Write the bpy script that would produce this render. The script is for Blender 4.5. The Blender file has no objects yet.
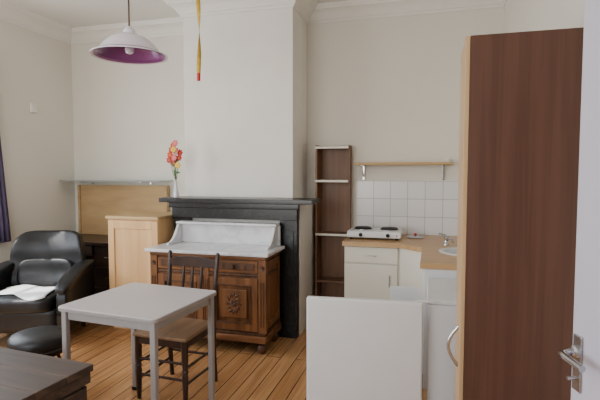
import bpy, bmesh, math, random
from mathutils import Vector, Matrix
random.seed(4)
C=bpy.context.scene.collection
R=math.radians
# ---------------------------------------------------------------- materials
def s2l(c):
    return tuple([(v/255/12.92 if v/255<=.04045 else ((v/255+.055)/1.055)**2.4) for v in c])+(1,)
def base(name,rough=.5,metal=0):
    m=bpy.data.materials.new(name); m.use_nodes=True
    n=m.node_tree.nodes; b=n['Principled BSDF']
    b.inputs['Roughness'].default_value=rough; b.inputs['Metallic'].default_value=metal
    return m,n,m.node_tree.links,b
def plain(name,c,rough=.5,metal=0,var=.06,scale=6,bump=0.0,bscale=60):
    m,n,l,b=base(name,rough,metal)
    tc=n.new('ShaderNodeTexCoord'); no=n.new('ShaderNodeTexNoise'); no.inputs['Scale'].default_value=scale
    no.inputs['Detail'].default_value=4
    l.new(tc.outputs['Object'],no.inputs['Vector'])
    r=n.new('ShaderNodeValToRGB'); c=s2l(c)
    r.color_ramp.elements[0].position=.3; r.color_ramp.elements[1].position=.7
    r.color_ramp.elements[0].color=tuple([v*(1-var) for v in c[:3]])+(1,)
    r.color_ramp.elements[1].color=tuple([min(1,v*(1+var)) for v in c[:3]])+(1,)
    l.new(no.outputs['Fac'],r.inputs['Fac']); l.new(r.outputs['Color'],b.inputs['Base Color'])
    if bump:
        n2=n.new('ShaderNodeTexNoise'); n2.inputs['Scale'].default_value=bscale; n2.inputs['Detail'].default_value=3
        l.new(tc.outputs['Object'],n2.inputs['Vector'])
        bp=n.new('ShaderNodeBump'); bp.inputs['Strength'].default_value=bump; bp.inputs['Distance'].default_value=.01
        l.new(n2.outputs['Fac'],bp.inputs['Height']); l.new(bp.outputs['Normal'],b.inputs['Normal'])
    return m
def wood(name,c1,c2,axis='Z',scale=14,rough=.45,stretch=.07,bump=.1):
    m,n,l,b=base(name,rough)
    tc=n.new('ShaderNodeTexCoord'); mp=n.new('ShaderNodeMapping')
    s=[1,1,1]; s['XYZ'.index(axis)]=stretch; mp.inputs['Scale'].default_value=s
    l.new(tc.outputs['Object'],mp.inputs['Vector'])
    no=n.new('ShaderNodeTexNoise'); no.inputs['Scale'].default_value=scale; no.inputs['Detail'].default_value=7
    no.inputs['Distortion'].default_value=.6
    l.new(mp.outputs['Vector'],no.inputs['Vector'])
    r=n.new('ShaderNodeValToRGB'); r.color_ramp.elements[0].position=.33; r.color_ramp.elements[1].position=.68
    r.color_ramp.elements[0].color=s2l(c1); r.color_ramp.elements[1].color=s2l(c2)
    l.new(no.outputs['Fac'],r.inputs['Fac']); l.new(r.outputs['Color'],b.inputs['Base Color'])
    if bump:
        bp=n.new('ShaderNodeBump'); bp.inputs['Strength'].default_value=bump; bp.inputs['Distance'].default_value=.004
        l.new(no.outputs['Fac'],bp.inputs['Height']); l.new(bp.outputs['Normal'],b.inputs['Normal'])
    return m
def plankmat():
    m,n,l,b=base('pine_floorboards',.25)
    tc=n.new('ShaderNodeTexCoord'); mp=n.new('ShaderNodeMapping'); mp.inputs['Rotation'].default_value=(0,0,R(90))
    l.new(tc.outputs['Object'],mp.inputs['Vector'])
    br=n.new('ShaderNodeTexBrick'); br.inputs['Scale'].default_value=1
    br.inputs['Brick Width'].default_value=3.1; br.inputs['Row Height'].default_value=.125
    br.inputs['Mortar Size'].default_value=.0035; br.inputs['Mortar Smooth'].default_value=.1; br.inputs['Bias'].default_value=0
    br.inputs['Color1'].default_value=s2l((208,160,110)); br.inputs['Color2'].default_value=s2l((188,138,90)); br.inputs['Mortar'].default_value=s2l((76,48,28))
    l.new(mp.outputs['Vector'],br.inputs['Vector'])
    m2=n.new('ShaderNodeMapping'); m2.inputs['Scale'].default_value=(1,.05,1); l.new(tc.outputs['Object'],m2.inputs['Vector'])
    no=n.new('ShaderNodeTexNoise'); no.inputs['Scale'].default_value=28; no.inputs['Detail'].default_value=6; no.inputs['Distortion'].default_value=.8
    l.new(m2.outputs['Vector'],no.inputs['Vector'])
    r=n.new('ShaderNodeValToRGB'); r.color_ramp.elements[0].position=.3; r.color_ramp.elements[1].position=.65
    r.color_ramp.elements[0].color=(.66,.6,.54,1); r.color_ramp.elements[1].color=(1,1,1,1)
    l.new(no.outputs['Fac'],r.inputs['Fac'])
    mx=n.new('ShaderNodeMix'); mx.data_type='RGBA'; mx.blend_type='MULTIPLY'; mx.inputs[0].default_value=1
    l.new(br.outputs['Color'],mx.inputs[6]); l.new(r.outputs['Color'],mx.inputs[7]); l.new(mx.outputs[2],b.inputs['Base Color'])
    bp=n.new('ShaderNodeBump'); bp.inputs['Strength'].default_value=.25; bp.inputs['Distance'].default_value=.004; bp.invert=True
    l.new(br.outputs['Fac'],bp.inputs['Height']); l.new(bp.outputs['Normal'],b.inputs['Normal'])
    return m
def tilemat():
    m,n,l,b=base('white_wall_tile',.2)
    tc=n.new('ShaderNodeTexCoord'); sp=n.new('ShaderNodeSeparateXYZ'); cb=n.new('ShaderNodeCombineXYZ')
    l.new(tc.outputs['Object'],sp.inputs[0]); l.new(sp.outputs['X'],cb.inputs['X'])
    ad=n.new('ShaderNodeMath'); ad.operation='ADD'; ad.inputs[1].default_value=.27
    l.new(sp.outputs['Z'],ad.inputs[0]); l.new(ad.outputs[0],cb.inputs['Y'])
    br=n.new('ShaderNodeTexBrick'); br.offset=0; br.inputs['Scale'].default_value=1
    br.inputs['Brick Width'].default_value=.17; br.inputs['Row Height'].default_value=.18
    br.inputs['Mortar Size'].default_value=.003; br.inputs['Mortar Smooth'].default_value=.2
    br.inputs['Color1'].default_value=s2l((232,230,230)); br.inputs['Color2'].default_value=s2l((224,223,223)); br.inputs['Mortar'].default_value=s2l((176,173,170))
    l.new(cb.outputs[0],br.inputs['Vector']); l.new(br.outputs['Color'],b.inputs['Base Color'])
    bp=n.new('ShaderNodeBump'); bp.invert=True; bp.inputs['Strength'].default_value=.3; bp.inputs['Distance'].default_value=.002
    l.new(br.outputs['Fac'],bp.inputs['Height']); l.new(bp.outputs['Normal'],b.inputs['Normal'])
    return m
def veined(name,c0,c1,scale,rough,w=.035):
    m,n,l,b=base(name,rough)
    tc=n.new('ShaderNodeTexCoord'); no=n.new('ShaderNodeTexNoise'); no.inputs['Scale'].default_value=scale; no.inputs['Detail'].default_value=4; no.inputs['Distortion'].default_value=.9
    l.new(tc.outputs['Object'],no.inputs['Vector'])
    r=n.new('ShaderNodeValToRGB'); e=r.color_ramp.elements; e[0].position=.5-w; e[0].color=s2l(c0); e[1].position=.5+w; e[1].color=s2l(c0)
    k=e.new(.5); k.color=s2l(c1)
    l.new(no.outputs['Fac'],r.inputs['Fac']); l.new(r.outputs['Color'],b.inputs['Base Color'])
    return m
W_wall=plain('cream_wall_paint',(224,219,208),.85,var=.02,scale=1.2,bump=.15,bscale=25)
W_chim=plain('white_wall_paint',(230,226,219),.85,var=.035,scale=2.2,bump=.45,bscale=9)
W_ceil=plain('ceiling_paint',(228,225,217),.9,var=.015,scale=1)
W_trim=plain('trim_paint',(230,227,219),.5,var=.02)
M_floor=plankmat(); M_tile=tilemat()
M_marble=veined('white_marble',(218,217,218),(200,200,203),2.2,.22,.06)
M_black=veined('dark_grey_marble',(26,27,29),(50,52,55),6,.28,.02)
M_wardside=wood('brown_laminate',(86,56,43),(102,69,54),'Z',30,.42,.03,.03)
M_beech=wood('beech_laminate',(190,154,112),(206,172,130),'Z',20,.4,.05,.03)
M_counter=wood('beech_worktop',(182,142,96),(202,164,116),'X',18,.35,.08,.02)
M_pine=wood('pine_board',(204,156,102),(224,182,128),'Z',9,.5,.08,.08)
M_pinex=wood('pine_shelf',(176,140,92),(196,164,114),'X',12,.5,.08,.05)
M_oak=wood('varnished_oak',(88,54,30),(142,94,56),'Z',12,.35,.1,.15)
M_oakx=wood('varnished_oak_cross',(88,54,30),(140,92,54),'X',12,.35,.1,.15)
M_oakd=wood('carved_oak_dark',(62,37,22),(98,64,38),'Z',20,.4,.2,.2)
M_dark=wood('dark_chair_wood',(38,24,18),(60,38,27),'Z',16,.35,.1,.1)
M_seat=wood('worn_seat_wood',(112,84,58),(146,114,82),'Y',14,.45,.1,.1)
M_chest=wood('weathered_chest_wood',(44,34,28),(88,70,57),'X',10,.6,.08,.4)
M_desk=wood('espresso_desk',(38,26,21),(58,40,31),'X',16,.3,.08,.05)
M_tower=wood('walnut_board',(104,72,50),(130,92,64),'Z',14,.5,.08,.1)
M_board=wood('plywood_panel',(176,142,98),(194,160,114),'X',10,.7,.25,.03)
M_leather=plain('black_leather',(13,13,14),.42,var=.15,scale=12,bump=.2,bscale=120)
M_tabletop=plain('grey_laminate',(192,184,184),.35,var=.02,scale=40)
M_tableleg=plain('grey_enamelled_steel',(156,151,148),.4,.2,var=.03)
M_white=plain('white_enamel',(222,222,222),.35,var=.015)
M_cream=plain('cream_laminate',(228,223,207),.4,var=.015)
M_gasket=plain('grey_gasket',(150,150,150),.6)
M_chrome=plain('brushed_steel',(190,190,192),.25,1,var=.05)
M_iron=plain('black_iron',(26,25,25),.5,.6)
M_door=plain('lavender_gloss_paint',(198,195,209),.35,var=.02)
M_curt=plain('violet_cloth',(92,82,112),.85,var=.12,scale=8)
M_patch=plain('patch_white',(226,228,228),.8,var=.03,scale=20)
M_purple=plain('purple_glass',(128,66,124),.3,var=.1)
M_opal=plain('opal_glass',(222,216,226),.2,var=.02)
M_yel=plain('flypaper_yellow',(196,160,50),.5,var=.2,scale=40)
M_red=plain('red_plastic',(190,36,36),.4)
M_pink=plain('pink_petal',(222,110,120),.6)
M_orange=plain('orange_petal',(214,70,40),.6)
M_yp=plain('yellow_petal',(232,196,70),.6)
M_green=plain('leaf_green',(60,96,44),.6)
M_burn=plain('cast_hotplate',(24,24,24),.5,.3)
M_plastic=plain('socket_plastic',(232,230,222),.4)
M_void=plain('soot_black',(10,9,9),.9)
mg,n_,l_,b_=base('shelf_glass',.05); b_.inputs['Base Color'].default_value=(.35,.55,.5,1); b_.inputs['Transmission Weight'].default_value=.6; M_glass=mg
# ---------------------------------------------------------------- helpers
def P(name,loc=(0,0,0),rz=0):
    e=bpy.data.objects.new(name,None); e.empty_display_size=.1; e.location=loc; e.rotation_euler=(0,0,R(rz)); C.objects.link(e); return e
def add(bm,name,par,mat,loc=(0,0,0),rot=(0,0,0),smooth=False,bev=0,seg=2,mods=()):
    bmesh.ops.recalc_face_normals(bm,faces=bm.faces)
    me=bpy.data.meshes.new(name); bm.to_mesh(me); bm.free()
    me.materials.append(mat)
    o=bpy.data.objects.new(name,me); C.objects.link(o)
    o.location=loc; o.rotation_euler=rot
    if par: o.parent=par
    if bev:
        b=o.modifiers.new('bevel','BEVEL'); b.width=bev; b.segments=seg; b.limit_method='ANGLE'; b.angle_limit=R(35)
        smooth=True
    if smooth:
        for p in me.polygons: p.use_smooth=True
        if bev:
            w=o.modifiers.new('wn','WEIGHTED_NORMAL'); w.keep_sharp=True
    return o
def box(name,par,x0,x1,y0,y1,z0,z1,mat,bev=.003,seg=2,rot=(0,0,0)):
    bm=bmesh.new(); bmesh.ops.create_cube(bm,size=1)
    bmesh.ops.scale(bm,vec=(x1-x0,y1-y0,z1-z0),verts=bm.verts)
    return add(bm,name,par,mat,((x0+x1)/2,(y0+y1)/2,(z0+z1)/2),rot,bev=bev,seg=seg)
def lathe(name,par,prof,mat,loc=(0,0,0),rot=(0,0,0),segs=36,smooth=True):
    bm=bmesh.new(); rings=[]
    for r,z in prof:
        if r<1e-6: rings.append([bm.verts.new((0,0,z))])
        else: rings.append([bm.verts.new((r*math.cos(2*math.pi*i/segs),r*math.sin(2*math.pi*i/segs),z)) for i in range(segs)])
    for a,b in zip(rings,rings[1:]):
        for i in range(segs):
            j=(i+1)%segs
            if len(a)==1 and len(b)==1: continue
            if len(a)==1: bm.faces.new((a[0],b[i],b[j]))
            elif len(b)==1: bm.faces.new((a[i],a[j],b[0]))
            else: bm.faces.new((a[i],a[j],b[j],b[i]))
    o=add(bm,name,par,mat,loc,rot,smooth=smooth)
    if smooth:
        es=o.modifiers.new('es','EDGE_SPLIT'); es.split_angle=R(40)
    return o
def tube(name,par,pts,r,mat,segs=12,loc=(0,0,0),taper=None):
    bm=bmesh.new(); pts=[Vector(p) for p in pts]; rings=[]
    up=Vector((0,0,1)); prev=None
    for k,p in enumerate(pts):
        t=((pts[min(k+1,len(pts)-1)]-pts[max(k-1,0)])).normalized()
        if prev is None:
            a=t.cross(up); 
            if a.length<1e-3: a=t.cross(Vector((1,0,0)))
            a.normalize()
        else: a=(prev-t*prev.dot(t)).normalized()
        prev=a; b=t.cross(a); rr=r if taper is None else taper[k]
        rings.append([bm.verts.new(p+(a*math.cos(2*math.pi*i/segs)+b*math.sin(2*math.pi*i/segs))*rr) for i in range(segs)])
    for a,b in zip(rings,rings[1:]):
        for i in range(segs):
            j=(i+1)%segs; bm.faces.new((a[i],a[j],b[j],b[i]))
    bm.faces.new(rings[0]); bm.faces.new(rings[-1])
    o=add(bm,name,par,mat,loc,smooth=True); es=o.modifiers.new('es','EDGE_SPLIT'); es.split_angle=R(50); return o
def prism(name,par,pts,axis,a0,a1,mat,bev=.002,seg=2,loc=(0,0,0),rot=(0,0,0)):
    bm=bmesh.new()
    def mk(p,a):
        if axis=='Z': return (p[0],p[1],a)
        if axis=='Y': return (p[0],a,p[1])
        return (a,p[0],p[1])
    A=[bm.verts.new(mk(p,a0)) for p in pts]; B=[bm.verts.new(mk(p,a1)) for p in pts]
    bm.faces.new(A); bm.faces.new(B); n=len(pts)
    for i in range(n):
        j=(i+1)%n; bm.faces.new((A[i],A[j],B[j],B[i]))
    return add(bm,name,par,mat,loc,rot,bev=bev,seg=seg)
def pad(name,par,c,h,mat,n=6,cuts=14,warp=None,rot=(0,0,0)):
    bm=bmesh.new(); bmesh.ops.create_cube(bm,size=2)
    bmesh.ops.subdivide_edges(bm,edges=bm.edges[:],cuts=cuts,use_grid_fill=True)
    for v in bm.verts:
        p=v.co; inf=max(abs(x) for x in p); nn=sum(abs(x)**n for x in p)**(1/n)
        q=p*(inf/nn); q=Vector((q.x*h[0],q.y*h[1],q.z*h[2]))
        if warp: q=warp(q)
        v.co=q
    return add(bm,name,par,mat,c,rot,smooth=True)
def sweep(name,path,prof,mat,closed=True):
    bm=bmesh.new(); n=len(path); rings=[]
    for i in range(n):
        p=Vector(path[i]); 
        if closed or 0<i<n-1:
            a=(p-Vector(path[i-1])).normalized(); b=(Vector(path[(i+1)%n])-p).normalized()
        elif i==0: a=b=(Vector(path[1])-p).normalized()
        else: a=b=(p-Vector(path[i-1])).normalized()
        na=Vector((-a.y,a.x)); nb=Vector((-b.y,b.x)); m=(na+nb)/(1+na.dot(nb))
        rings.append([bm.verts.new((p.x+m.x*o,p.y+m.y*o,z)) for o,z in prof])
    k=len(prof)
    for i in range(n if closed else n-1):
        A=rings[i];B=rings[(i+1)%n]
        for j in range(k): bm.faces.new((A[j],A[(j+1)%k],B[(j+1)%k],B[j]))
    if not closed:
        bm.faces.new(rings[0]); bm.faces.new(rings[-1])
    return add(bm,name,None,mat)
# ---------------------------------------------------------------- room shell
XL,XR,YB,YF,ZC=-4.22,.64,4.84,-.6,3.22
box('floor',None,XL-.3,XR+1.3,YF-.3,YB+.2,-.1,0,M_floor,0)
box('ceiling',None,XL-.3,XR+1.3,YF-.3,YB+.2,ZC,ZC+.1,W_ceil,0)
box('wall_back',None,XL-.3,XR+1.3,YB,YB+.2,0,ZC,W_wall,0)
def holed(name,axis,a0,a1,t0,t1,h0,h1,z0,z1,mat):
    e=P(name)
    def bb(n,u0,u1,v0,v1):
        if axis=='Y': box(n,e,t0,t1,u0,u1,v0,v1,mat,0)
        else: box(n,e,u0,u1,t0,t1,v0,v1,mat,0)
    bb('pier_a',a0,h0,0,ZC); bb('pier_b',h1,a1,0,ZC); bb('lintel',h0,h1,z1,ZC)
    if z0>0: bb('apron',h0,h1,0,z0)
    return e
holed('wall_left','Y',YF-.3,YB,XL-.3,XL,1.3,3.7,.85,2.75,W_wall)
holed('wall_front','X',XL,XR+1.3,YF-.3,YF,-3.6,-1.0,.85,2.75,W_wall)
holed('wall_right','Y',YF,YB,XR,XR+.12,.54,1.46,0,2.13,W_wall)
box('wall_hall',None,XR+1.2,XR+1.3,YF,YB,0,ZC,W_wall,0)
e=P('wall_chimney')
box('upper_breast',e,-2.41,-1.265,4.31,YB,1.24,ZC,W_chim,.006)
box('lower_breast_left',e,-2.42,-2.15,4.16,YB,0,1.24,W_chim,.004)
box('lower_breast_right',e,-1.42,-1.155,4.16,YB,0,1.24,W_chim,.004)
box('lower_breast_back',e,-2.15,-1.42,4.6,YB,0,1.24,M_void,0)
box('lower_breast_head',e,-2.15,-1.42,4.16,4.6,.98,1.24,W_chim,0)
room=[(XL,YF),(XR,YF),(XR,YB),(-1.265,YB),(-1.265,4.31),(-2.41,4.31),(-2.41,YB),(XL,YB)]
corn=[(0,3.07),(.012,3.07),(.02,3.09),(.03,3.095),(.045,3.12),(.07,3.15),(.10,3.17),(.115,3.175),(.12,3.19),(.13,3.20),(.14,ZC),(0,ZC)]
sweep('trim_1',room,corn,W_trim)
bs=[(0,0),(.015,0),(.015,.11),(.008,.13),(0,.13)]
sweep('baseboard_left',[(-2.42,YB),(XL,YB),(XL,YF)],bs,W_trim,False)
def window(name,axis,t,h0,h1,z0,z1):
    e=P(name)
    def bb(n,u0,u1,v0,v1,d0=-.03,d1=.03):
        if axis=='Y': box(n,e,t+d0,t+d1,u0,u1,v0,v1,W_trim,.004)
        else: box(n,e,u0,u1,t+d0,t+d1,v0,v1,W_trim,.004)
    m=(h0+h1)/2
    bb('jamb_1',h0,h0+.06,z0,z1); bb('jamb_2',h1-.06,h1,z0,z1); bb('head',h0+.06,h1-.06,z1-.06,z1); bb('sill_rail',h0+.06,h1-.06,z0,z0+.06)
    bb('mullion',m-.04,m+.04,z0+.06,z1-.06,-.025,.025); bb('transom',h0+.06,h1-.06,2.2,2.25,-.02,.02)
window('window_1','Y',XL-.2,1.3,3.7,.85,2.75)
window('fill_window','X',YF-.2,-3.6,-1.0,.85,2.75)  # unseen window added behind the camera for frontal fill
def curtain(name,y0,y1,z0,z1,yt0,yt1):
    e=P(name); bm=bmesh.new(); nu,nv=60,14; G=[]
    for i in range(nu+1):
        row=[]
        for j in range(nv+1):
            t=j/nv; a=y0+(yt0-y0)*t; b=y1+(yt1-y1)*t; u=i/nu
            row.append(bm.verts.new((XL+.07+.022*math.sin(u*math.pi*14+.5*t),a+(b-a)*u,z0+(z1-z0)*t)))
        G.append(row)
    for i in range(nu):
        for j in range(nv): bm.faces.new((G[i][j],G[i+1][j],G[i+1][j+1],G[i][j+1]))
    o=add(bm,'cloth',e,M_curt,smooth=True); s=o.modifiers.new('s','SOLIDIFY'); s.thickness=.004
    return e
curtain('curtain',3.42,3.84,.82,2.7,3.45,3.68)
curtain('curtain',.95,1.4,.82,2.7,1.0,1.4)
e=P('curtain_rod'); tube('rod',e,[(XL+.07,.9,2.73),(XL+.07,3.72,2.73)],.012,M_chrome)
for y in (.95,2.35,3.68): box('bracket',e,XL,XL+.07,y-.01,y+.01,2.72,2.74,M_chrome,.002)
# door ajar in the right wall
e=P('trim_2')
box('architrave_1',e,XR-.015,XR,1.46,1.54,0,2.13,M_door,.003); box('architrave_2',e,XR-.015,XR,.46,.54,0,2.13,M_door,.003); box('architrave_head',e,XR-.015,XR,.46,1.54,2.13,2.21,M_door,.003)
d=P('door_1',(.622,.56,0),16.3)
box('leaf',d,0,.04,0,.874,.01,2.11,M_door,.003)
for z0,z1 in ((.25,.95),(1.2,1.95)):
    for (a,b,c2,d2) in ((.14,.16,z0,z1),(.71,.73,z0,z1),(.16,.71,z0,z0+.02),(.16,.71,z1-.02,z1)):
        box('panel_moulding',d,-.008,0,a,b,c2,d2,M_door,.003)
box('backplate',d,-.006,0,.825,.862,.95,1.10,M_chrome,.003,3)
tube('handle_lever',d,[(0,.843,1.055),(-.035,.843,1.055),(-.05,.835,1.055),(-.055,.81,1.055),(-.055,.74,1.053)],.009,M_chrome)
lathe('handle_rose',d,[(0,0),(.018,0),(.018,.01),(.012,.014),(.012,.02),(0,.02)],M_chrome,(-.004,.843,1.055),(0,R(-90),0))
tube('key',d,[(-.006,.843,.985),(-.03,.843,.985)],.005,M_chrome)
for z in (.25,1.8): tube('hinge',d,[(.0,-.004,z),(.0,-.004,z+.09)],.008,M_chrome)
# ---------------------------------------------------------------- fireplace surround
e=P('fireplace_mantel')
prism('mantel_shelf',e,[(-2.5,3.96),(-.99,3.96),(-.99,4.30),(-1.15,4.30),(-1.15,4.155),(-2.43,4.155),(-2.43,4.30),(-2.5,4.30)],'Z',1.243,1.285,M_black,.004)
prism('mantel_top_slab',e,[(-2.41,4.155),(-1.16,4.155),(-1.16,4.305),(-2.41,4.305)],'Z',1.243,1.285,M_black,0)
box('frieze',e,-2.42,-1.155,4.06,4.155,1.09,1.243,M_black,.004)
box('jamb_1',e,-1.33,-1.16,4.09,4.155,0,1.09,M_black,.004); box('jamb_2',e,-2.42,-2.25,4.09,4.155,0,1.09,M_black,.004)
for x in (-1.325,-2.40): 
    box('jamb_panel',e,x+.03,x+.13,4.082,4.09,.14,1.0,M_black,.003); box('jamb_plinth',e,x-.004,x+.16,4.075,4.09,0,.1,M_black,.003)
box('bed_mould',e,-2.44,-1.13,4.03,4.06,1.19,1.243,M_black,.006)
# flowers
e=P('artificial_flowers',(-2.37,4.06,1.286))
lathe('vase',e,[(0,0),(.022,0),(.026,.03),(.014,.09),(.012,.14),(.016,.15),(.012,.15),(.009,.1),(0,.02)],M_opal,segs=20)
fl=[(-.02,.0,.50,M_red),(.02,-.02,.45,M_pink),(-.045,-.02,.41,M_orange),(.04,.0,.38,M_red),(0,-.03,.46,M_yp),(-.02,.0,.33,M_red),(.012,-.02,.52,M_pink),(.0,-.02,.38,M_pink),(.05,0,.43,M_red),(-.06,-.01,.36,M_red),(.03,-.01,.31,M_yp),(-.04,0,.46,M_red)]
for k,(x,y,z,m) in enumerate(fl):
    tube('stem',e,[(0,0,.03),(0,0,.16),(x*.4,y*.4,z*.6),(x,y,z)],.0022,M_green,6)
    bm=bmesh.new()
    for q in range(7):
        a=q*2*math.pi/7
        mt=Matrix.Translation((x+.018*math.cos(a),y-.006,z+.018*math.sin(a)))@Matrix.Rotation(-a,4,'Y')@Matrix.Diagonal((.016,.006,.010,1))
        bmesh.ops.create_icosphere(bm,subdivisions=2,radius=1,matrix=mt)
    add(bm,'blossom',e,m,smooth=True)
    bm=bmesh.new(); bmesh.ops.create_icosphere(bm,subdivisions=2,radius=.006,matrix=Matrix.Translation((x,y-.01,z))); add(bm,'blossom_eye',e,M_yp,smooth=True)
for k in range(9):
    a=k*.9; z=.24+.03*k
    prism('leaf',e,[(0,0),(.018,.014),(.06,.0),(.018,-.014)],'Y',-.001,.001,M_green,0,loc=(0,-.01,z),rot=(0,a*2,0))
# ---------------------------------------------------------------- left recess
e=P('glass_wall_shelf')
box('glass_pane',e,XL+.02,-2.86,4.58,4.835,1.425,1.435,M_glass,.002)
box('front_rail',e,XL+.02,-2.86,4.572,4.58,1.42,1.438,M_gasket,.002)
for x in (-3.95,-3.15):
    box('bracket_plate',e,x-.01,x+.01,4.825,4.838,1.385,1.425,M_chrome,.002); box('bracket_arm',e,x-.008,x+.008,4.62,4.83,1.41,1.424,M_chrome,.002)
e=P('writing_desk')
box('desk_top',e,-4.18,-3.06,4.24,4.82,.74,.775,M_desk,.004)
box('side_panel',e,-4.16,-4.13,4.28,4.80,0,.74,M_desk,.003)
box('pedestal',e,-3.50,-3.08,4.28,4.80,.04,.74,M_desk,.004)
box('plinth',e,-3.49,-3.09,4.31,4.79,0,.04,M_desk,0)
box('modesty_panel',e,-4.13,-3.5,4.74,4.76,.3,.74,M_desk,.002)
box('centre_drawer',e,-4.12,-3.52,4.26,4.5,.62,.735,M_desk,.004)
for z0,z1 in ((.06,.28),(.29,.5),(.51,.72)):
    box('drawer_front',e,-3.49,-3.09,4.262,4.28,z0,z1,M_desk,.004); tube('pull',e,[(-3.35,4.262,(z0+z1)/2),(-3.35,4.245,(z0+z1)/2),(-3.23,4.245,(z0+z1)/2),(-3.23,4.262,(z0+z1)/2)],.004,M_chrome)
tube('centre_pull',e,[(-3.88,4.26,.68),(-3.88,4.245,.68),(-3.76,4.245,.68),(-3.76,4.26,.68)],.004,M_chrome)
e=P('plywood_back_panel')
box('panel',e,-4.13,-2.90,4.79,4.815,.777,1.375,M_board,.002)
for x in (-4.11,-2.92): box('batten',e,x-.015,x+.015,4.77,4.79,.777,1.375,M_board,.002)
e=P('pine_cabinet')
x0,x1,y0,y1,zt=-3.0,-2.44,3.85,4.40,1.11
box('carcass',e,x0+.01,x1-.01,y0+.02,y1,.06,zt-.03,M_pine,.003)
box('top_board',e,x0-.01,x1,y0-.01,y1,zt-.03,zt,M_pinex,.005)
box('plinth',e,x0+.02,x1-.02,y0+.04,y1-.02,0,.06,M_pine,0)
box('door_panel',e,x0+.07,x1-.07,y0+.012,y0+.022,.14,zt-.12,M_pine,.002)
for a,b,c2,d2 in ((x0+.01,x0+.075,.07,zt-.04),(x1-.075,x1-.01,.07,zt-.04)): box('door_stile',e,a,b,y0,y0+.02,c2,d2,M_pine,.003)
for a,b in ((.07,.15),(zt-.12,zt-.04)): box('door_rail',e,x0+.075,x1-.075,y0,y0+.02,a,b,M_pine,.003)
lathe('knob',e,[(0,0),(.008,0),(.008,.012),(.016,.02),(.014,.03),(0,.034)],M_pine,(x1-.045,y0,.62),(R(90),0,0),20)
# ---------------------------------------------------------------- marble sideboard
e=P('marble_top_sideboard')
x0,x1,y0,y1=-2.375,-1.29,3.60,4.03
box('carcass',e,x0+.03,x1-.03,y0+.03,y1,.10,.83,M_oak,.003)
box('base_moulding',e,x0,x1,y0-.0,y1,.10,.16,M_oakx,.012,3)
box('base_fillet',e,x0+.012,x1-.012,y0+.012,y1,.16,.185,M_oakd,.006)
box('cornice_moulding',e,x0,x1,y0,y1,.80,.835,M_oakx,.01,3)
box('drawer_rail',e,x0+.015,x1-.015,y0+.015,y1,.655,.68,M_oakd,.006)
box('marble_slab',e,x0-.03,x1+.03,y0-.035,y1+.01,.835,.865,M_marble,.008,3)
for x in (x0+.035,x1-.035,(x0+x1)/2):
    w=.035 if x!=(x0+x1)/2 else .025
    box('pilaster',e,x-w,x+w,y0+.008,y0+.03,.185,.80,M_oak,.005)
    for dx in (-.012,.012): box('pilaster_reed',e,x+dx-.004,x+dx+.004,y0+.002,y0+.01,.24,.62,M_oakd,.003)
    lathe('pilaster_rosette',e,[(0,0),(.022,0),(.018,.008),(.01,.006),(.006,.012),(0,.014)],M_oakd,(x,y0+.008,.735),(R(90),0,0),16)
xm=(x0+x1)/2
for a,b in ((x0+.075,xm-.03),(xm+.03,x1-.075)):
    m=(a+b)/2
    box('drawer_front',e,a,b,y0+.012,y0+.03,.69,.79,M_oakx,.004); box('drawer_panel',e,a+.03,b-.03,y0+.004,y0+.012,.71,.77,M_oakd,.006)
    lathe('drawer_knob',e,[(0,0),(.01,0),(.008,.012),(.018,.022),(.014,.032),(0,.035)],M_oakd,(m,y0+.006,.74),(R(90),0,0),20)
    for sx in (-.1,.1): lathe('drawer_boss',e,[(0,0),(.012,0),(.008,.008),(0,.01)],M_oak,(m+sx,y0+.006,.74),(R(90),0,0),14)
    for (u0,u1,v0,v1) in ((a,a+.06,.195,.645),(b-.06,b,.195,.645),(a+.06,b-.06,.195,.26),(a+.06,b-.06,.585,.645)):
        box('door_frame',e,u0,u1,y0+.008,y0+.03,v0,v1,M_oak,.004)
    for (u0,u1,v0,v1) in ((a+.058,a+.07,.258,.588),(b-.07,b-.058,.258,.588),(a+.07,b-.07,.258,.27),(a+.07,b-.07,.576,.588)):
        box('door_bead',e,u0,u1,y0+.002,y0+.02,v0,v1,M_oakd,.004)
    box('raised_panel',e,a+.10,b-.10,y0+.012,y0+.028,.30,.545,M_oak,.008,3)
    bm=bmesh.new()
    for q in range(12):
        t=q*2*math.pi/12; mt=Matrix.Translation((m+.052*math.cos(t),y0+.012,.425+.075*math.sin(t)))@Matrix.Rotation(-t+.6,4,'Y')@Matrix.Diagonal((.022,.007,.009,1))
        bmesh.ops.create_icosphere(bm,subdivisions=2,radius=1,matrix=mt)
    for q in range(6):
        t=q*math.pi/3; mt=Matrix.Translation((m+.018*math.cos(t),y0+.012,.425+.018*math.sin(t)))@Matrix.Rotation(-t,4,'Y')@Matrix.Diagonal((.018,.008,.008,1))
        bmesh.ops.create_icosphere(bm,subdivisions=2,radius=1,matrix=mt)
    add(bm,'carved_wreath',e,M_oakd,smooth=True)
    lathe('escutcheon',e,[(0,0),(.01,0),(.008,.004),(0,.005)],M_chrome,((b-.03) if a<xm-.1 else (a+.03),y0+.008,.44),(R(90),0,0),14)
for (v0,v1,c0,c1) in ((y0+.05,y0+.10,.2,.78),(y1-.06,y1-.01,.2,.78),(y0+.10,y1-.06,.2,.26),(y0+.10,y1-.06,.72,.78)):
    box('side_frame',e,x1-.03,x1-.015,v0,v1,c0,c1,M_oak,.004)
    box('side_frame_left',e,x0+.015,x0+.03,v0,v1,c0,c1,M_oak,.004)
for x in (x0+.06,x1-.06):
    for y in (y0+.06,y1-.05):
        lathe('bun_foot',e,[(0,0),(.022,0),(.03,.012),(.04,.04),(.036,.065),(.022,.08),(.03,.09),(.034,.10),(0,.10)],M_oakd,(x,y,0),segs=24)
box('splash_slab',e,x0+.05,x1-.01,y1-.025,y1+.005,.865,1.045,M_marble,.004)
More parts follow.
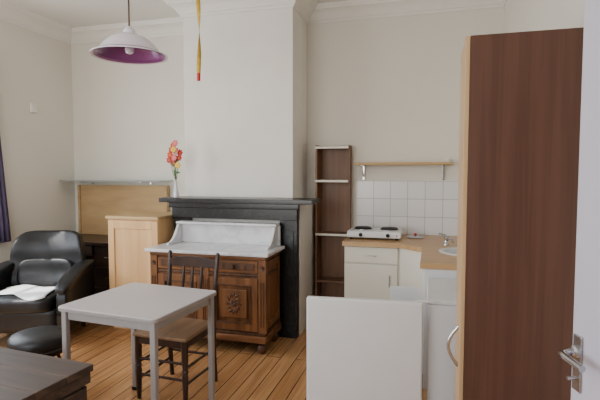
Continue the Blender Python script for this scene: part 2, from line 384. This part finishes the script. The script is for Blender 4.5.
box('splash_shelf',e,x0+.07,x1-.02,y1-.10,y1+.008,1.045,1.068,M_marble,.007,3)
for x in (x0+.085,x1-.045):
    pts=[(y1-.02,.866),(y1-.27,.866)]
    for k in range(13):
        t=k/12; pts.append((y1-.27+.185*t, .885+.155*t**2.2))
    pts+=[(y1-.02,1.044)]
    prism('side_wing',e,pts,'X',x-.012,x+.012,M_marble,.003)
# ---------------------------------------------------------------- leather armchair
e=P('leather_armchair',(-3.50,3.50,0),20)
pad('seat_base',e,(0,-.0,.24),(.32,.34,.11),M_leather,8)
pad('seat_cushion',e,(0,-.05,.385),(.285,.35,.075),M_leather,5,warp=lambda q:Vector((q.x,q.y,q.z+(.02*(1-(q.x/.3)**2)*(1-(q.y/.36)**2) if q.z>0 else 0))))
def wb(q):
    return Vector((q.x*(1-.12*max(0,q.z/.3)),q.y-.10*(q.x/.34)**2+.012*math.cos(q.z/.3*math.pi*2)*(1 if q.y<0 else 0),q.z))
pad('back_rest',e,(0,.33,.62),(.35,.085,.33),M_leather,5,18,wb,(R(-12),0,0))
pad('lumbar_cushion',e,(0,.23,.55),(.26,.06,.14),M_leather,4,14,wb,(R(-12),0,0))
for s in (-1,1):
    def wa(q,s=s): 
        return Vector((q.x,q.y,q.z+(.05*(q.y/.36) if q.z>0 else 0)+ (-.03*(q.y/.36)**2 if q.z>0 else 0)))
    pad('arm_panel',e,(s*.355,.0,.36),(.055,.36,.235),M_leather,7,14,wa)
    pad('arm_pad',e,(s*.36,-.02,.60),(.07,.36,.045),M_leather,4,14,lambda q:Vector((q.x,q.y,q.z+.06*(q.y/.36)-.03*(q.y/.36)**2)))
    for y in (-.28,.28): lathe('leg',e,[(0,0),(.02,0),(.026,.14),(0,.14)],M_dark,(s*.3,y,0),segs=16)
bm=bmesh.new(); G=[]  # thin white sheet added to stand in for a bright patch on the seat
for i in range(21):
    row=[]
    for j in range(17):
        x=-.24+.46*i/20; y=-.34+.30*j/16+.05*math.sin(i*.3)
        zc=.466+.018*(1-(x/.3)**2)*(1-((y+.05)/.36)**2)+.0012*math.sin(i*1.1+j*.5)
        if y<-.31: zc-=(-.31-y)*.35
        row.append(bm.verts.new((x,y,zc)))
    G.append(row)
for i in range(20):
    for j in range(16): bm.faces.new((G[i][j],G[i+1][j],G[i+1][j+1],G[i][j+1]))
o=add(bm,'seat_bright_patch',e,M_patch,smooth=True); s_=o.modifiers.new('s','SOLIDIFY'); s_.thickness=.005; s_.offset=1
e=P('round_footstool',(-2.62,2.62,0))
lathe('cushion',e,[(0,.30),(.17,.30),(.188,.315),(.195,.35),(.19,.385),(.17,.405),(.1,.418),(0,.422)],M_leather)
lathe('piping',e,[(.19,.312),(.197,.318),(.19,.324)],M_leather)
lathe('seat_ring',e,[(0,.27),(.165,.27),(.17,.30),(0,.30)],M_iron)
for k in range(4):
    a=k*math.pi/2+.6; tube('leg',e,[(.10*math.cos(a),.10*math.sin(a),.28),(.15*math.cos(a),.15*math.sin(a),.14),(.165*math.cos(a),.165*math.sin(a),.0)],.012,M_iron)
# ---------------------------------------------------------------- table
e=P('dining_table',(-1.70,2.49,0),-5)
hx,hy=.345,.325
def rr(hx,hy,r,n=6):
    o=[]
    for cx,cy,a0 in ((hx-r,hy-r,0),(-hx+r,hy-r,90),(-hx+r,-hy+r,180),(hx-r,-hy+r,270)):
        for i in range(n+1):
            a=R(a0+90*i/n); o.append((cx+r*math.cos(a),cy+r*math.sin(a)))
    return o
prism('table_top',e,rr(hx,hy,.035),'Z',.73,.755,M_tabletop,.003)
prism('edge_band',e,rr(hx+.002,hy+.002,.037),'Z',.733,.75,M_tableleg,.002)
for y in (-.28,.28): box('apron_long',e,-.29,.29,y-.012,y+.012,.675,.73,M_tableleg,.003)
for x in (-.30,.30): box('apron_short',e,x-.012,x+.012,-.27,.27,.675,.73,M_tableleg,.003)
for x in (-.31,.31):
    for y in (-.29,.29):
        box('leg',e,x-.017,x+.017,y-.017,y+.017,.02,.73,M_tableleg,.006,3); box('foot_cap',e,x-.019,x+.019,y-.019,y+.019,0,.025,M_iron,.004)
# chair
e=P('dining_chair',(-1.69,2.87,0),-3)
prism('seat',e,[(-.21,-.21),(.21,-.21),(.19,.19),(-.19,.19)],'Z',.435,.46,M_seat,.008,3)
for x in (-.18,.18):
    box('seat_rail_side',e,x-.012,x+.012,-.17,.17,.385,.435,M_dark,.003)
box('seat_rail_front',e,-.17,.17,-.195,-.17,.385,.435,M_dark,.003); box('seat_rail_back',e,-.17,.17,.165,.19,.385,.435,M_dark,.003)
for s in (-1,1):
    lathe('front_leg',e,[(0,0),(.014,0),(.017,.06),(.021,.2),(.016,.215),(.023,.23),(.016,.245),(.022,.3),(.024,.435),(0,.435)],M_dark,(s*.18,-.18,0),segs=20)
    tube('back_post',e,[(s*.185,.215,0),(s*.185,.195,.2),(s*.185,.185,.45),(s*.19,.20,.65),(s*.20,.235,.92)],.018,M_dark,10,taper=[.015,.018,.02,.018,.015])
    lathe('finial',e,[(0,0),(.014,0),(.017,.012),(.01,.028),(0,.032)],M_dark,(s*.20,.236,.915),segs=16)
    for z in (.14,.25): tube('side_stretcher',e,[(s*.18,-.18,z),(s*.185,.2,z)],.009,M_dark)
for z in (.17,.28): tube('front_stretcher',e,[(-.18,-.18,z),(.18,-.18,z)],.009,M_dark)
tube('rear_stretcher',e,[(-.185,.2,.2),(.185,.2,.2)],.009,M_dark)
prism('crest_rail',e,[(-.19,.835),(.19,.835),(.19,.885),(.12,.905),(0,.915),(-.12,.905),(-.19,.885)],'Y',.215,.235,M_dark,.004)
box('mid_rail',e,-.185,.185,.19,.208,.60,.635,M_dark,.004)
for x in (-.075,.0,.075): tube('splat',e,[(x,.20,.62),(x,.212,.74),(x,.225,.85)],.009,M_dark,10,taper=[.008,.012,.008])
# ---------------------------------------------------------------- chest
e=P('wooden_trunk',(-1.98,1.6,0),-5)
hx,hy=.36,.29
box('body',e,-hx,hx,-hy,hy,.04,.50,M_chest,.005)
for k in range(4):
    box('front_plank',e,-hx-.002,hx+.002,-hy-.014,-hy,.05+k*.113,.155+k*.113,M_chest,.006)
    box('rear_plank',e,-hx-.002,hx+.002,hy,hy+.014,.05+k*.113,.155+k*.113,M_chest,.006)
    box('end_plank',e,hx,hx+.014,-hy,hy,.05+k*.113,.155+k*.113,M_chest,.006)
for k in range(4):
    w=(2*hy+.06)/4; y=-hy-.03+k*w
    box('lid_plank',e,-hx-.03,hx+.03,y+.0005,y+w-.0005,.565,.60,M_chest,.004,3)
box('lid_frame',e,-hx-.02,hx+.02,-hy-.02,hy+.02,.51,.566,M_chest,.004)
for x in (-.24,.24):
    box('iron_strap_front',e,x-.018,x+.018,-hy-.018,-hy-.014,.05,.50,M_iron,.001)
tube('end_handle',e,[(hx+.014,-.07,.33),(hx+.04,-.07,.31),(hx+.045,0,.29),(hx+.04,.07,.31),(hx+.014,.07,.33)],.007,M_iron)
for x in (-hx+.04,hx-.04):
    for y in (-hy+.04,hy-.04): box('foot',e,x-.035,x+.035,y-.035,y+.035,0,.04,M_chest,.005)
# ---------------------------------------------------------------- right recess
e=P('tall_shelf_unit')
x0,x1,y0,y1=-1.12,-.785,4.62,4.822
box('back_board',e,x0,x1,y1-.015,y1,0,1.80,M_tower,.002)
box('side_board_1',e,x0,x0+.018,y0,y1-.015,0,1.80,M_tower,.002); box('side_board_2',e,x1-.018,x1,y0+.10,y1-.015,0,1.80,M_tower,.002)
for z in (.06,.42,.90,1.44,1.775):
    box('shelf',e,x0+.018,x1-.0185,y0-.0,y1-.015,z-.01,z+.01,M_tower,.002)
    if z in (.90,1.44,1.775): box('shelf_lip',e,x0+.0,x1,y0-.008,y0,z-.011,z+.011,M_cream,.001)
e=P('kitchen_wall_shelf')
box('board',e,-.735,.20,4.64,4.835,1.60,1.625,M_pinex,.004)
for x in (-.66,.12):
    box('bracket_leg',e,x-.01,x+.01,4.825,4.839,1.45,1.60,M_chrome,.002); box('bracket_arm',e,x-.01,x+.01,4.67,4.83,1.592,1.60,M_chrome,.002)
    tube('bracket_brace',e,[(x,4.82,1.48),(x,4.70,1.59)],.005,M_chrome)
box('ledge_block',e,.13,.17,4.72,4.76,1.625,1.665,M_white,.006,3)
box('wall_tiles',None,-.735,XR-.002,4.832,4.84,.90,1.44,M_tile,0)
# kitchen cabinets
e=P('kitchen_counter')
poly=[(-.765,4.825),(-.765,4.20),(-.26,4.20),(-.06,4.02),(-.06,3.34),(.63,3.34),(.63,4.825)]
top=prism('worktop',e,poly,'Z',.86,.90,M_counter,0)
bm=bmesh.new(); bmesh.ops.create_cone(bm,cap_ends=True,segments=40,radius1=.185,radius2=.185,depth=.3,matrix=Matrix.Translation((.285,3.88,.88)))
me=bpy.data.meshes.new('cut'); bm.to_mesh(me); bm.free(); cut=bpy.data.objects.new('cut',me); C.objects.link(cut)
md=top.modifiers.new('b','BOOLEAN'); md.object=cut; md.operation='DIFFERENCE'; md.solver='EXACT'
bpy.context.view_layer.update(); dg=bpy.context.evaluated_depsgraph_get()
nm=bpy.data.meshes.new_from_object(top.evaluated_get(dg)); top.modifiers.clear(); top.data=nm; bpy.data.objects.remove(cut)
if not nm.materials: nm.materials.append(M_counter)
box('carcass_back_run',e,-.755,-.06,4.26,4.82,.10,.86,M_cream,.002)
box('plinth',e,-.74,-.06,4.32,4.8,0,.10,M_cream,0)
box('drawer_front',e,-.75,-.27,4.238,4.258,.705,.85,M_cream,.004); box('cupboard_door',e,-.75,-.27,4.238,4.258,.12,.695,M_cream,.004)
tube('drawer_pull',e,[(-.56,4.238,.775),(-.56,4.215,.775),(-.46,4.215,.775),(-.46,4.238,.775)],.005,M_chrome)
tube('door_pull',e,[(-.34,4.238,.6),(-.34,4.215,.6),(-.34,4.215,.5),(-.34,4.238,.5)],.005,M_chrome)
box('end_panel',e,-.03,.62,3.35,3.37,0,.858,M_white,.002)
box('side_base',e,-.03,.62,3.37,4.2,.10,.12,M_cream,0)
box('side_stile',e,-.045,-.025,3.37,3.45,.10,.858,M_cream,.002); box('side_front',e,-.045,-.025,3.78,4.1,.10,.858,M_cream,.002); box('side_rail',e,-.045,-.025,3.45,3.78,.78,.858,M_cream,.002)
box('open_cupboard_door',e,-.27,-.045,3.43,3.45,.12,.70,M_white,.003)
prism('corner_front',e,[(-.25,4.24),(-.25,4.26),(-.04,4.26),(-.025,4.06),(-.045,4.04)],'Z',.10,.858,M_cream,.002)
e=P('round_sink',(.285,3.88,.90))
lathe('basin',e,[(.21,.001),(.212,.008),(.19,.012),(.178,.006),(.172,-.03),(.15,-.12),(.10,-.14),(.02,-.145),(0,-.145),(0,-.15),(.10,-.147),(.155,-.126),(.178,-.03),(.182,.0),(.21,.001)],M_white)
lathe('drain',e,[(0,-.143),(.022,-.143),(.024,-.140),(0,-.138)],M_chrome,segs=20)
e=P('kitchen_tap',(.14,4.22,.901))
lathe('tap_base',e,[(0,0),(.024,0),(.024,.01),(.016,.02),(.015,.05),(.018,.06),(.018,.075),(0,.08)],M_chrome,segs=20)
tube('spout',e,[(0,0,.04),(.02,-.06,.06),(.035,-.12,.07),(.045,-.16,.065),(.048,-.17,.05)],.009,M_chrome)
tube('lever',e,[(0,0,.078),(-.01,.01,.088),(-.06,-.02,.10)],.006,M_chrome)
e=P('two_ring_hotplate',(-.5,4.50,.901))
box('housing',e,-.25,.25,-.15,.15,.018,.08,M_white,.012,3)
for x in (-.12,.13):
    lathe('ring_surround',e,[(0,0),(.092,0),(.092,.006),(0,.006)],M_chrome,(x,.02,.08)); lathe('hot_ring',e,[(0,0),(.08,0),(.08,.012),(.07,.018),(0,.016)],M_burn,(x,.02,.084))
    lathe('knob',e,[(0,0),(.018,0),(.015,.016),(0,.018)],M_iron,(x,-.15,.045),(R(90),0,0),20)
lathe('pilot_lamp',e,[(0,0),(.007,0),(.005,.005),(0,.006)],M_red,(.21,-.15,.045),(R(90),0,0),12)
for x in (-.21,.21):
    for y in (-.12,.12): lathe('rubber_foot',e,[(0,0),(.014,0),(.014,.02),(0,.02)],M_iron,(x,y,0),segs=12)
e=P('saucepan_lid',(-.13,4.62,.901))
lathe('lid',e,[(0,0),(.08,0),(.085,.006),(.05,.02),(0,.026)],M_chrome); lathe('lid_knob',e,[(0,.02),(.01,.026),(.018,.04),(0,.046)],M_red,segs=16)
# ---------------------------------------------------------------- fridge
e=P('refrigerator')
fx0,fx1,fy0,fy1,fz=.0,.55,2.745,3.315,.805
box('side_near',e,fx0,fx1,fy0,fy0+.04,.02,fz-.03,M_white,.006); box('side_far',e,fx0,fx1,fy1-.04,fy1,.02,fz-.03,M_white,.006)
box('back_panel',e,fx1-.04,fx1,fy0+.04,fy1-.04,.02,fz-.03,M_white,0)
box('base_panel',e,fx0,fx1-.04,fy0+.04,fy1-.04,.02,.08,M_white,0)
box('top_panel',e,fx0-.01,fx1,fy0-.003,fy1+.003,fz-.03,fz,M_white,.008,3)
for z in (.3,.5): 
    for k in range(10): 
        y=fy0+.07+k*.045; tube('wire_shelf',e,[(fx0+.05,y,z),(fx1-.05,y,z)],.002,M_chrome,6)
    tube('wire_edge',e,[(fx0+.05,fy0+.04,z),(fx0+.05,fy1-.04,z)],.003,M_chrome,6)
box('freezer_box',e,fx0+.06,fx1-.05,fy0+.06,fy1-.06,.63,.77,M_white,.006)
for x in (.05,.5):
    for y in (fy0+.05,fy1-.05): lathe('foot',e,[(0,0),(.018,0),(.018,.02),(0,.02)],M_iron,(x,y,0),segs=12)
fd=bpy.data.objects.new('open_door',None); C.objects.link(fd); fd.parent=e; fd.location=(-.03,2.70,0); fd.rotation_euler=(0,0,R(4.5))
box('door_skin',fd,-.66,0,-.045,0,.04,fz,M_white,.012,4)
box('door_liner',fd,-.625,-.035,0,.014,.07,fz-.03,M_white,.006); box('door_gasket',fd,-.64,-.02,-.001,.007,.055,fz-.015,M_gasket,.003)
for z in (.14,.40,.62):
    box('bin_front',fd,-.58,-.055,.075,.08,z,z+.08,M_white,.002); box('bin_floor',fd,-.58,-.055,.014,.08,z-.006,z,M_white,.001)
    for x in (-.58,-.059): box('bin_end',fd,x,x+.004,.014,.08,z,z+.08,M_white,.001)
box('top_hinge',fd,-.03,.06,-.03,-.005,fz,fz+.008,M_white,.002)
# ---------------------------------------------------------------- wardrobe
e=P('wardrobe')
x0,x1,y0,y1,zt=.157,.632,2.175,2.53,2.115
box('side_panel_near',e,x0,x1,y0,y0+.018,0,zt,M_wardside,.0015); box('side_panel_far',e,x0,x1,y1-.018,y1,0,zt,M_wardside,.0015)
box('top_panel',e,x0,x1,y0+.018,y1-.018,zt-.018,zt,M_wardside,0); box('base_panel',e,x0+.02,x1,y0+.018,y1-.018,.06,.08,M_wardside,0)
box('back_panel',e,x1-.006,x1,y0+.018,y1-.018,.06,zt-.018,M_wardside,0)
box('plinth',e,x0+.02,x0+.035,y0+.018,y1-.018,0,.06,M_beech,0)
box('door_leaf',e,x0-.019,x0-.001,y0+.001,y1-.001,.065,zt-.002,M_beech,.0015)
hp=[(x0-.019-.045*math.sin(math.pi*k/14),2.28,.62+.19*k/14) for k in range(15)]
tube('door_handle',e,hp,.008,M_chrome)
# ---------------------------------------------------------------- lamp, fly strip, socket
e=P('pendant_lamp',(-1.765,2.51,2.205))
lathe('glass_dish_outer',e,[(.03,.155),(.06,.15),(.12,.12),(.165,.075),(.185,.045),(.225,.03),(.225,.024),(.183,.036)],M_opal,segs=56)
lathe('glass_dish_inner',e,[(.183,.036),(.205,.026),(.183,.04),(.160,.07),(.115,.112),(.055,.142),(0,.147)],M_purple,segs=56)
lathe('purple_band',e,[(.186,.0465),(.20,.0405),(.199,.038),(.186,.044)],M_purple,segs=56)
lathe('lamp_cap',e,[(.0,.20),(.012,.20),(.035,.175),(.036,.15),(0,.15)],M_opal,segs=24)
lathe('bulb',e,[(0,.035),(.02,.042),(.028,.06),(.025,.08),(.016,.1),(.014,.146),(0,.146)],M_opal,segs=24)
h=ZC-2.205
tube('cord',e,[(0,0,.2),(0,0,.6),(0,0,h-.02)],.005,M_oakd,8)
lathe('ceiling_rose',e,[(0,h),(.05,h),(.045,h-.025),(.01,h-.05),(0,h-.05)],M_white,segs=24)
e=P('flypaper_strip',(-1.37,2.63,0))
bm=bmesh.new(); prev=None
for k in range(90):
    t=k/89; z=2.13+t*(ZC-.002-2.13); a=t*9; w=.013
    cx=.008*math.sin(t*7)
    v=(bm.verts.new((cx+w*math.cos(a),w*math.sin(a),z)),bm.verts.new((cx-w*math.cos(a),-w*math.sin(a),z)))
    if prev: bm.faces.new((prev[0],prev[1],v[1],v[0]))
    prev=v
o=add(bm,'ribbon',e,M_yel,smooth=True); s=o.modifiers.new('s','SOLIDIFY'); s.thickness=.0012
lathe('cartridge',e,[(0,0),(.011,0),(.011,.045),(0,.045)],M_red,(0,0,2.085),segs=16)
e=P('wall_junction_box')
box('cover',e,XL,XL+.025,4.19,4.28,2.18,2.28,M_plastic,.006,3); box('cover_inner',e,XL+.025,XL+.03,4.205,4.265,2.2,2.26,M_plastic,.003)
# ---------------------------------------------------------------- light
w=bpy.data.worlds.new('w'); bpy.context.scene.world=w; w.use_nodes=True
n=w.node_tree.nodes; l=w.node_tree.links
sk=n.new('ShaderNodeTexSky'); sk.sky_type='NISHITA'; sk.sun_disc=False; sk.sun_elevation=R(45); sk.sun_rotation=R(200)
l.new(sk.outputs[0],n['Background'].inputs['Color']); n['Background'].inputs['Strength'].default_value=.3
def area(name,loc,rot,sx,sy,e,c):
    L=bpy.data.lights.new(name,'AREA'); L.shape='RECTANGLE'; L.size=sx; L.size_y=sy; L.energy=e; L.color=c
    o=bpy.data.objects.new(name,L); o.location=loc; o.rotation_euler=rot; C.objects.link(o)
area('skylight_left_window',(XL-.35,2.5,1.8),(0,R(-90),0),1.9,2.4,112,(.92,.96,1))
area('front_fill_light',(-2.3,YF-.35,1.8),(R(90),0,0),2.6,1.9,98,(.95,.975,1))  # added fill lamp outside the added front window
S=bpy.data.lights.new('sun','SUN'); S.energy=7; S.angle=R(1); S.color=(1,.96,.9)
so=bpy.data.objects.new('sun',S); so.rotation_euler=Vector((.45,.3,-.8)).to_track_quat('-Z','Y').to_euler(); C.objects.link(so)
# ---------------------------------------------------------------- camera
cam=bpy.data.cameras.new('camera'); cam.lens=470/600*36; cam.sensor_width=36; cam.clip_start=.02
co=bpy.data.objects.new('camera',cam); co.location=(0,0,1.53); co.rotation_euler=(R(90-3.4),0,R(15.5)); C.objects.link(co)
bpy.context.scene.camera=co
